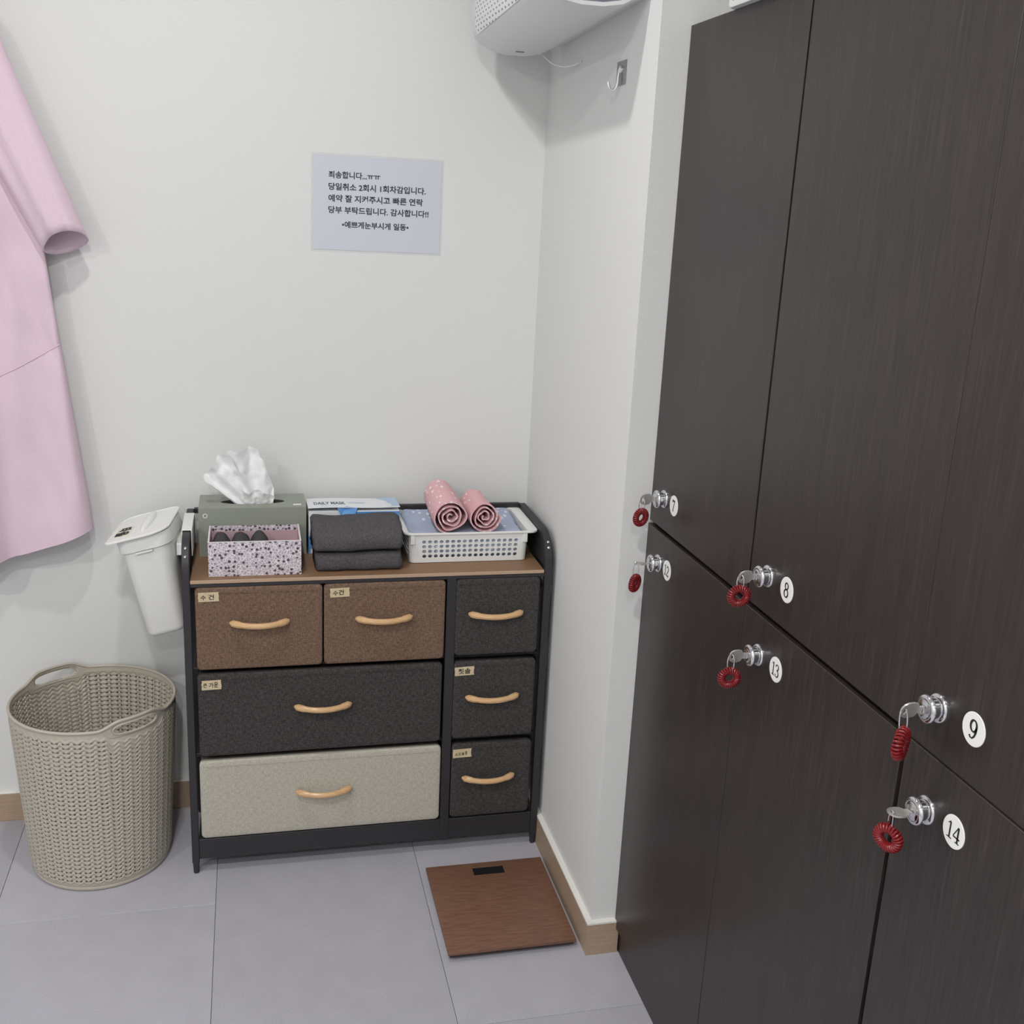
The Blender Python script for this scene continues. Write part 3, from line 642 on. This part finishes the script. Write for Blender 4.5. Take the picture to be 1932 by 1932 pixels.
for xx in (BX0 + .006, BX1 - .006):
    MB().box(xx - .0055, xx + .0055, BY0 - .0045, BY0 + .001, .768, .7905, .001, 1).build('corner_lug', 'white_plastic', t)
folded('folded_blue_towel', [(-.234, .774), (-.230, .735), (-.20, .7295), (-.14, .7295), (-.07, .7295), (-.048, .740), (-.046, .786), (-.060, .799), (-.14, .7865), (-.215, .7865)], -.3300, -.0610, 'pale blue dotted towel folded flat in the white basket', None, 3, 'blue_towel', .003)
del bpy.data.objects['folded_blue_towel']['category']; bpy.data.objects['folded_blue_towel']['category'] = 'towel'
def rolled(cx, cz0, cz1, r, y0, y1, lb, sd):
    q = MB(); turns = 3.6; N = 150; V = 26; th = .0030
    def P(s, v, off):
        a = s * turns * 2 * pi + .8 + sd; rr = .006 + (r - .006) * s + off
        wob = 1 + .24 * (1 - s * .75) * noise.noise(Vector((a * 1.1, sd * 3, s * 6))) + .07 * (1 - .7 * s) * math.sin(a * 3.4 + sd)
        fl_ = .0035 * noise.noise(Vector((a * .6, v * 1.5, sd)))
        c = Vector((cx, 0, cz0 + (cz1 - cz0) * v)); rr = rr * wob + fl_ * s
        endw = (.006 * noise.noise(Vector((a * .7, sd, 1))) - .006 * (1 - s)) if v < .5 else 0
        yy = y0 + (y1 - y0) * v - endw * (1 - v) ** 6
        return c + Vector((rr * math.cos(a), yy, rr * math.sin(a)))
    A = [[P(i / N, j / V, 0) for j in range(V + 1)] for i in range(N + 1)]; B = [[P(i / N, j / V, -th) for j in range(V + 1)] for i in range(N + 1)]
    q.grid(A); q.grid(B); q.grid([[A[i][0] for i in range(N + 1)], [B[i][0] for i in range(N + 1)]]); q.grid([[A[i][V] for i in range(N + 1)], [B[i][V] for i in range(N + 1)]])
    q.grid([A[0], B[0]]); q.grid([A[N], B[N]])
    return tag(q.build('rolled_towel', 'pink_towel', angle=60), lb, 'towel', 'rolled pink towels in the white basket')
rolled(-.2370, .8270, .8370, .0425, -.228, -.060, 'larger rolled pink dotted towel at the left in the white basket', 0)
rolled(-.1555, .8240, .8180, .0390, -.222, -.075, 'smaller rolled pink dotted towel at the right in the white basket', 1.7)

# ------------------------------------------------------------------ hanging bin with lid
t = thing('hanging_bin', 'small white lidded bin hooked over the left side of the dresser', 'bin', (-.9, -.15, .57))
TIL = math.radians(15); cen = Vector((-.9170, -.152, .8050)); YAW = math.radians(-6)
ROT = Matrix.Rotation(YAW, 3, 'Z') @ Matrix.Rotation(-TIL, 3, 'Y')
def BW(a, b, h): return cen + ROT @ Vector((a, b, h))
bl = []
for h, w_, d_, ox, r in ((-.026, .112, .168, .004, .030), (-.040, .110, .166, .0035, .030), (-.235, .086, .122, -.018, .020), (-.243, .080, .116, -.018, .017), (-.246, .070, .106, -.018, .012)):
    bl.append([BW(ox + a, b, h) for a, b in rrect(w_, d_, r, 7)])
inn = [[BW(ox + a, b, h) for a, b in rrect(w_, d_, r, 7)] for h, w_, d_, ox, r in ((-.026, .108, .164, .004, .028), (-.22, .082, .118, -.016, .018))]
MB().loft(inn[::-1] + bl, True, True).build('bin_body', 'bin_plastic', t, angle=40)
q = MB()
q.loft([[BW(.002 + a, b, h) for a, b in rrect(w_, d_, r, 7)] for h, w_, d_, r in ((-.034, .116, .173, .033), (-.036, .119, .176, .034), (-.006, .121, .178, .036), (-.006, .113, .171, .033), (-.034, .111, .168, .032), (-.034, .116, .173, .033))], False, False)
q.build('collar', 'bin_plastic', t, angle=40)
q = MB(); rr = (.022, .042, .014, .046)
q.loft([[BW(-.005 + a, b, h) for a, b in rrect(w_, d_, [x - (.136 - w_) / 2 for x in rr], 7)] for h, w_, d_ in ((-.004, .132, .196), (-.0035, .136, .200), (-.001, .136, .200), (.0005, .132, .196), (.0005, .126, .190), (-.001, .124, .188))])
lid_o = q.build('lid', 'bin_plastic', t, angle=40)
q = MB(); nn = 24
q.loft([[BW(.004 + (.011 * s_) * math.cos(2 * pi * k / nn), .012 + (.078 * s_) * math.sin(2 * pi * k / nn), h) for k in range(nn)] for s_, h in ((1, -.001), (.95, .004), (.6, .0075), (.2, .0085))])
q.build('grip_ridge', 'bin_plastic', lid_o, angle=60)
g = MB(); g.loft([[BW(a, b, h) for a, b in ((-.061, -.062), (-.027, -.064), (-.026, .003), (-.060, .005))] for h in (-.0009, -.0004)])
for ch, b0, sz in (('타', -.026, .026), ('올', -.060, .030)):
    vs, fs = text_geo(ch, sz, .030, .05); g.add([BW(-.059 + b_, b0 + (sz - a) , .0003) for a, b_ in vs], fs, 1)
g.build('tape_label', ['pale_tape', 'ink'], lid_o, smooth=False)
q = MB(); q.loft([[BW(-.0 + a, -.0815 - b, h) for a, b in ((-.022, .0), (.022, .0), (.018, .007), (-.018, .007))] for h in (-.038, -.042)]); q.build('finger_tab', 'bin_plastic', t)
q = MB()   # saddle hook over the dresser side frame
hx0, hx1 = DX0 - .0028, DX0 + PW + .0010
q.box(hx0, hx1 + .0022, -.220, -.085, .8062, .8085, .0008, 1); q.box(hx1, hx1 + .0022, -.222, -.085, .748, .8083, .0006, 1); q.box(hx0, hx0 + .0022, -.220, -.085, .735, .8083, .0006, 1)
q.box(-.8500, hx0 + .001, -.205, -.110, .745, .772, .001, 1)
q.build('hook_bracket', 'white_plastic', t)

# ------------------------------------------------------------------ woven laundry basket
t = thing('laundry_basket', 'tall round taupe woven-look plastic laundry basket beside the dresser', 'basket', (-1.045, -.190, 0))
C0 = Vector((-1.045, -.190, 0)); HB = .4045; RT, RB = .1770, .1525
PER, SUB = 46, 10; NA = PER * SUB; ROWS, RS = 35, 6; NVv = ROWS * RS
HA = (math.radians(-53), math.radians(127))      # handle directions
def hd(th):
    dm = min(abs((th - h + pi) % (2 * pi) - pi) for h in HA); return dm
def ztop(th): return HB + .017 * smooth01((.50 - hd(th)) / .30)
zlo, zhi = .012, .396
def zhib(th): return HB - .009 - .014 * smooth01((.42 - hd(th)) / .10)
tri = [0, .5, 1, .5] 
def zig(j):
    u = (j % SUB) / SUB; return abs(2 * u - 1)
rows = []
for i in range(NVv + 1):
    v = i / NVv; r_ = []
    for j in range(NA):
        th = 2 * pi * j / NA; z = zlo + (zhib(th) - zlo) * v; R_ = RB + (RT - RB) * (z / HB)
        ph = (v * ROWS + .9 * zig(j)) % 1.0
        fade = smooth01(v * ROWS / 1.2) * smooth01((1 - v) * ROWS / 1.2)
        bmp = .0036 * max(0, math.sin(pi * ph)) ** .7 * fade
        r_.append(C0 + Vector(((R_ + bmp) * math.cos(th), (R_ + bmp) * math.sin(th), z)))
    rows.append(r_)
def skiphole(i, j):
    jj = j % SUB
    if i < RS or i > NVv - RS - 1: return False
    th = 2 * pi * j / NA
    if i > NVv - 3 * RS and hd(th) < .38: return False
    if jj not in (1, 2, SUB - 3, SUB - 2): return False
    k = int(math.floor(((i + .5) / RS + .9 * .6) % 1.0 * RS))
    return k in (0, RS - 1)
q = MB(); q.grid(rows, True, 0, skiphole)
# bottom curl and floor disc
bot = [[C0 + Vector((r_ * math.cos(2 * pi * j / NA), r_ * math.sin(2 * pi * j / NA), z)) for j in range(NA)] for r_, z in ((.02, .004), (RB - .010, .004), (RB - .008, .0008), (RB - .003, .0004), (RB + .0005, .004))]
q.grid(bot + [rows[0]], True); q.f.append([len(q.v) - NA * 6 + j for j in range(NA)]); q.m.append(0)
o = q.build('woven_wall', 'weave', t, angle=60); md = o.modifiers.new('thickness', 'SOLIDIFY'); md.thickness = .0018; md.offset = -1
# plain collar band with handle slots
q = MB(); NB = 240; NR = 14; rws = []
for i in range(NR + 1):
    r_ = []
    for j in range(NB):
        th = 2 * pi * j / NB; zb_ = zhib(th); z = zb_ + (ztop(th) - zb_) * i / NR; R_ = RB + (RT - RB) * (z / HB); r_.append(C0 + Vector((R_ * math.cos(th), R_ * math.sin(th), z)))
    rws.append(r_)
SLW = .30
def slot(i, j):
    th = 2 * pi * (j + .5) / NB; d_ = hd(th)
    if d_ > SLW: return False
    zb_ = zhib(th); z = zb_ + (ztop(th) - zb_) * (i + .5) / NR; e = (d_ / SLW) ** 4
    return HB - .016 + .008 * e < z < ztop(th) - .008
q.grid(rws, True, 0, slot); o = q.build('collar', 'weave', t, angle=60); md = o.modifiers.new('thickness', 'SOLIDIFY'); md.thickness = .0018; md.offset = -1
MB().tube([C0 + Vector(((RT + .0005) * math.cos(a), (RT + .0005) * math.sin(a), ztop(a))) for a in [2 * pi * k / 200 for k in range(200)]], .0036, 8, True).build('rim', 'weave', t, angle=60)
for h in HA:
    pts = []
    for k in range(60):
        a = 2 * pi * k / 60; c_, s_ = math.cos(a), math.sin(a); u = (abs(c_) ** .55) * (1 if c_ > 0 else -1) * SLW; th = h + u
        zc, hz = (HB - .016 + ztop(h) - .008) / 2, (ztop(h) - .008 - HB + .016) / 2
        z = zc + hz * (abs(s_) ** .8) * (1 if s_ > 0 else -1); z = min(z, ztop(th) - .007); R_ = RB + (RT - RB) * z / HB + .0008
        pts.append(C0 + Vector((R_ * math.cos(th), R_ * math.sin(th), z)))
    MB().tube(pts, .0026, 6, True).build('handle', 'weave', t, angle=60)

# ------------------------------------------------------------------ bathroom scale
t = thing('bathroom_scale', 'flat brown wood-topped bathroom scale on the floor before the dresser', 'scale', (-.164, -.558, 0))
x0, x1, y0, y1 = -.3035, -.0245, -.7135, -.4030
for sx in (x0 + .035, x1 - .035):
    for sy in (y0 + .035, y1 - .035): MB().lathe((sx, sy, .0003), (0, 0, 1), [(.013, 0), (.014, .004), (.012, .0075)], 18).build('foot', 'scale_side', t)
MB().box(x0 + .004, x1 - .004, y0 + .004, y1 - .004, .0078, .0150, .001, 1).build('base_plate', 'scale_side', t)
MB().box(x0, x1, y0, y1, .0152, .0225, .0012, 2).build('wood_platform', 'scale_wood', t)
MB().box(-.1965, -.1235, -.4525, -.4250, .0222, .0230, .0003, 1).build('display', 'lcd', t)

# ------------------------------------------------------------------ notice on the wall
t = thing('wall_notice', 'laminated white printed notice in Korean on the back wall', 'notice', (-.39, 0, 1.405))
NXa, NZt, NW, NH = -.5415, 1.6225, .303, .217; tiltN = math.radians(-.35)
def NP(a, b, y): c_, s_ = math.cos(tiltN), math.sin(tiltN); return (NXa + a * c_ + b * s_, y, NZt + a * s_ - b * c_)
def sheet_box(a0, a1, b0, b1, ya, yb): return MB().loft([[NP(a, b, y) for a, b in ((a0, b0), (a1, b0), (a1, b1), (a0, b1))] for y in (ya, yb)])
pp = sheet_box(.005, NW - .005, .005, NH - .005, -.0004, -.0009).build('paper_sheet', 'paper', t, smooth=False)
sheet_box(0, NW, 0, NH, -.0003, -.00038).build('laminate_film', 'film', t, smooth=False)
g = MB()
for body_, ax, by, wd, ht in (('죄송합니다...ㅠㅠ', .039, .054, .117, .0150), ('당일취소 2회시 1회차감입니다.', .039, .080, .223, .0152), ('예약 잘 지켜주시고 빠른 연락', .039, .1055, .217, .0152), ('당부 부탁드립니다. 감사합니다!!', .039, .131, .231, .0152), ('*예쁘게눈부시게 일동*'.replace('*', '•'), .070, .1625, .154, .0145)):
    vs, fs = text_geo(body_, wd, ht * 1.06, .026)
    g.add([NP(ax + a, by - b, -.0012) for a, b in vs], fs)
g.build('lettering', 'print', pp, smooth=False)

# ------------------------------------------------------------------ wall-mounted air unit
t = thing('wall_air_unit', 'white wall-mounted air unit above the corner, seen from below', 'air conditioner', (-.1, -.38, 1.85))
AY0, AY1 = -.672, -.092
pf = [(-.0005, 2.13), (-.0005, 1.870), (-.010, 1.8685), (-.030, 1.860), (-.050, 1.8490), (-.085, 1.8430), (-.125, 1.8430), (-.155, 1.8475), (-.180, 1.8570), (-.196, 1.8700), (-.2025, 1.8850), (-.2045, 1.905), (-.2045, 2.06), (-.19, 2.11), (-.15, 2.135)]
def sec(y, s_): cx, cz = -.09, 1.96; dz = .020 * (-.09 - y) / .58; return [(min(cx + (a - cx) * s_, -.0005), y, cz + (b - cz) * s_ + dz) for a, b in pf]
q = MB(); q.loft([sec(AY1 - .002, .93), sec(AY1, .96), sec(AY1 - .006, .985), sec(AY1 - .014, 1), sec(AY0 + .010, 1), sec(AY0 + .003, 1.0), sec(AY0, .985), sec(AY0, .93)], True, False)
q.loft([sec(AY0, .93), sec(AY0 + .008, .92)], False, False)
q.build('housing', 'ac', t, angle=40)
q = MB(); q.loft([sec(AY0 + .008, .925), sec(AY0 + .007, .92)]); q.build('end_panel', 'ac_dark', t)
q = MB(); ys_ = (AY0 + .03, AY1 - .055)
pn = [(-.1985, 1.8725), (-.2033, 1.8850), (-.2053, 1.905), (-.2053, 2.06), (-.1950, 2.10)]
q.grid([[(a - .0008, y, b + .020 * (-.09 - y) / .58) for a, b in pn] for y in ys_]); q.build('perforated_panel', 'ac_perf', t)
q = MB(); q.box(-.118, -.100, -.165, -.160, 1.8440, 1.8465); q.build('drain_slot', 'ac_dark', t)
pts = []
for k in range(14):
    u = k / 13; pts.append((-.050 + .0485 * u ** 1.5, -.12 - .15 * u, 1.852 - .036 * math.sin(u * 2.2)))
MB().tube(pts, .0018, 6).build('sensor_wire', 'white_plastic', t)

# ------------------------------------------------------------------ adhesive wall hook
t = thing('wall_hook', 'small chrome adhesive wall hook under the air unit', 'hook', (0, -.537, 1.775))
MB().box(-.0018, -.0003, -.5640, -.5105, 1.7545, 1.7975, .0006, 1).build('hook_plate', 'steel', t)
MB().lathe((-.0018, -.537, 1.782), (-1, 0, 0), [(.0075, 0), (.0070, .003), (.0045, .0045)], 20).build('boss', 'chrome', t)
pts = [(-.005, -.537, 1.782), (-.0065, -.537, 1.770), (-.0070, -.537, 1.757), (-.010, -.536, 1.749), (-.014, -.534, 1.7455), (-.019, -.532, 1.7475), (-.022, -.531, 1.7535), (-.023, -.530, 1.760)]
MB().tube(pts, .0023, 8).build('hook_wire', 'chrome', t)

# ------------------------------------------------------------------ pink gown on a hook
t = thing('pink_gown', 'short-sleeved pink cotton gown hanging on the back wall at left', 'gown', (-1.385, -.04, 1.9))
GX = -1.385
def half(z):
    P = [(.70, .348), (.765, .342), (1.19, .296), (1.40, .276), (1.62, .262), (1.80, .225), (1.90, .165), (1.99, .085)]
    for (a, b), (c, e) in zip(P, P[1:]):
        if z <= c: return b + (e - b) * max(0, (z - a) / (c - a))
    return P[-1][1]
NT_ = 120
def gown_rows(za, zb, n, drop_a, drop_b, grow=0.0):
    rows = []
    for i in range(n + 1):
        u = i / n; ze = za + (zb - za) * u; dr = drop_a + (drop_b - drop_a) * u; r_ = []
        for j in range(NT_):
            a = 2 * pi * j / NT_; c_, s_ = math.cos(a), math.sin(a)
            k = (abs(c_) ** .75) * (1 if c_ > 0 else -1); z = ze - dr * (1 - abs(k) ** 1.4)
            w_ = half(ze); x = GX + k * w_
            dep = .030 + .012 * smooth01((1.5 - z) / .5)
            y = -.050 - dep * s_ * (abs(s_) ** -.25 if abs(s_) > 1e-4 else 0)
            if s_ > 0:
                fal = smooth01(abs(s_) * 3)
                y += fal * (.0130 * math.sin((x - GX) * 34 + 1.2 * math.sin(z * 4) + .6) * smooth01((1.85 - z) / .5 + .2) + .006 * noise.noise(Vector((x * 9, z * 3.2, 4))) + .0120 * noise.noise(Vector((x * 26 + z * 8, z * 11, 1))) * (1 if 1.15 < z < 1.7 else .35))
                # deep soft pleat running down the skirt
                y += fal * .027 * math.exp(-((x + 1.212 + (1.2 - z) * .02) / .026) ** 2) * smooth01((1.5 - z) / .3)
            else: y = min(y, -.012)
            y -= grow * (1 if s_ > 0 else 0); x += k * grow * .5
            r_.append((x, min(y, -.006), z))
        rows.append(r_)
    return rows
q = MB(); q.grid(gown_rows(1.178, 1.985, 34, .130, .02), True); q.build('bodice', 'pink', t, angle=75)
q = MB(); q.grid(gown_rows(.768, 1.192, 26, .100, .130, .0022), True); q.build('skirt', 'pink', t, angle=75)
q = MB(); rw = gown_rows(1.190, 1.194, 1, .130, .130, .0030); q.tube([rw[0][j] for j in range(2, NT_ // 2 - 1)], .0011, 6); q.build('waist_seam', 'pink', t)
for sgn in (1, -1):
    q = MB(); loops = []; NSL = 30
    up0, up1 = Vector((-1.222, 0, 1.955)), Vector((-1.016, 0, 1.418)); ax = (up1 - up0).normalized(); per = Vector((-ax.z, 0, ax.x)) * -1
    if per.x > 0: per = -per
    for i in range(NSL + 1):
        u = i / NSL; hw = .080 - .034 * u; sh = max(0, 1 - u / .26); hw *= 1 - .72 * sh * sh; hy = .024 + .014 * u; cpt = up0.lerp(up1, u) + per * (hw + .085 * sh * sh); cpt.y = -.052 - .012 * u; lp = []
        for j in range(40):
            a = 2 * pi * j / 40; kk = math.cos(a); ss = math.sin(a)
            wob = 1 + .05 * noise.noise(Vector((a * 1.2, u * 4, 3))) + (.10 * noise.noise(Vector((a * 1.5, u * 2, 8))) * smooth01((u - .6) / .4))
            p = cpt - per * (hw * kk * (1 if kk > 0 else wob)) + Vector((0, -hy * ss * wob, 0))
            p += ax * (-.030 * max(0, ss) * smooth01((u - .7) / .3) + .014 * max(0, -ss) * smooth01((u - .7) / .3))
            p += Vector((0, (-.007 * math.sin(kk * 8 + u * 3) - .006 * max(0, noise.noise(Vector((kk * 5, u * 2.2, 5))))) * smooth01(ss), 0)) * (1 - .6 * u)
            p.y = min(p.y, -.006)
            if sgn < 0: p.x = 2 * GX - p.x
            lp.append(p)
        loops.append(lp)
    q.loft(loops, True, False); o = q.build('sleeve', 'pink', t, angle=75); md = o.modifiers.new('thickness', 'SOLIDIFY'); md.thickness = .0014; md.offset = -1
q = MB()
q.lathe((GX, -.0003, 2.06), (0, -1, 0), [(.02, 0), (.02, .004), (.006, .006), (.006, .05), (.009, .054)], 20); tag(q.build('wall_peg', 'nickel'), 'metal wall peg holding the pink gown above the frame', 'peg')
rw = gown_rows(1.972, 1.984, 1, .02, .02, .0035); q = MB(); q.tube(rw[1], .004, 6, True); q.build('neckline', 'pink', t)
q = MB(); q.tube([(GX, -.038, 2.0665), (GX, -.055, 2.0500), (GX, -.055, 2.02), (GX, -.052, 1.99), (GX, -.05, 1.96)], .004, 8); q.build('hanging_loop', 'pink', t)
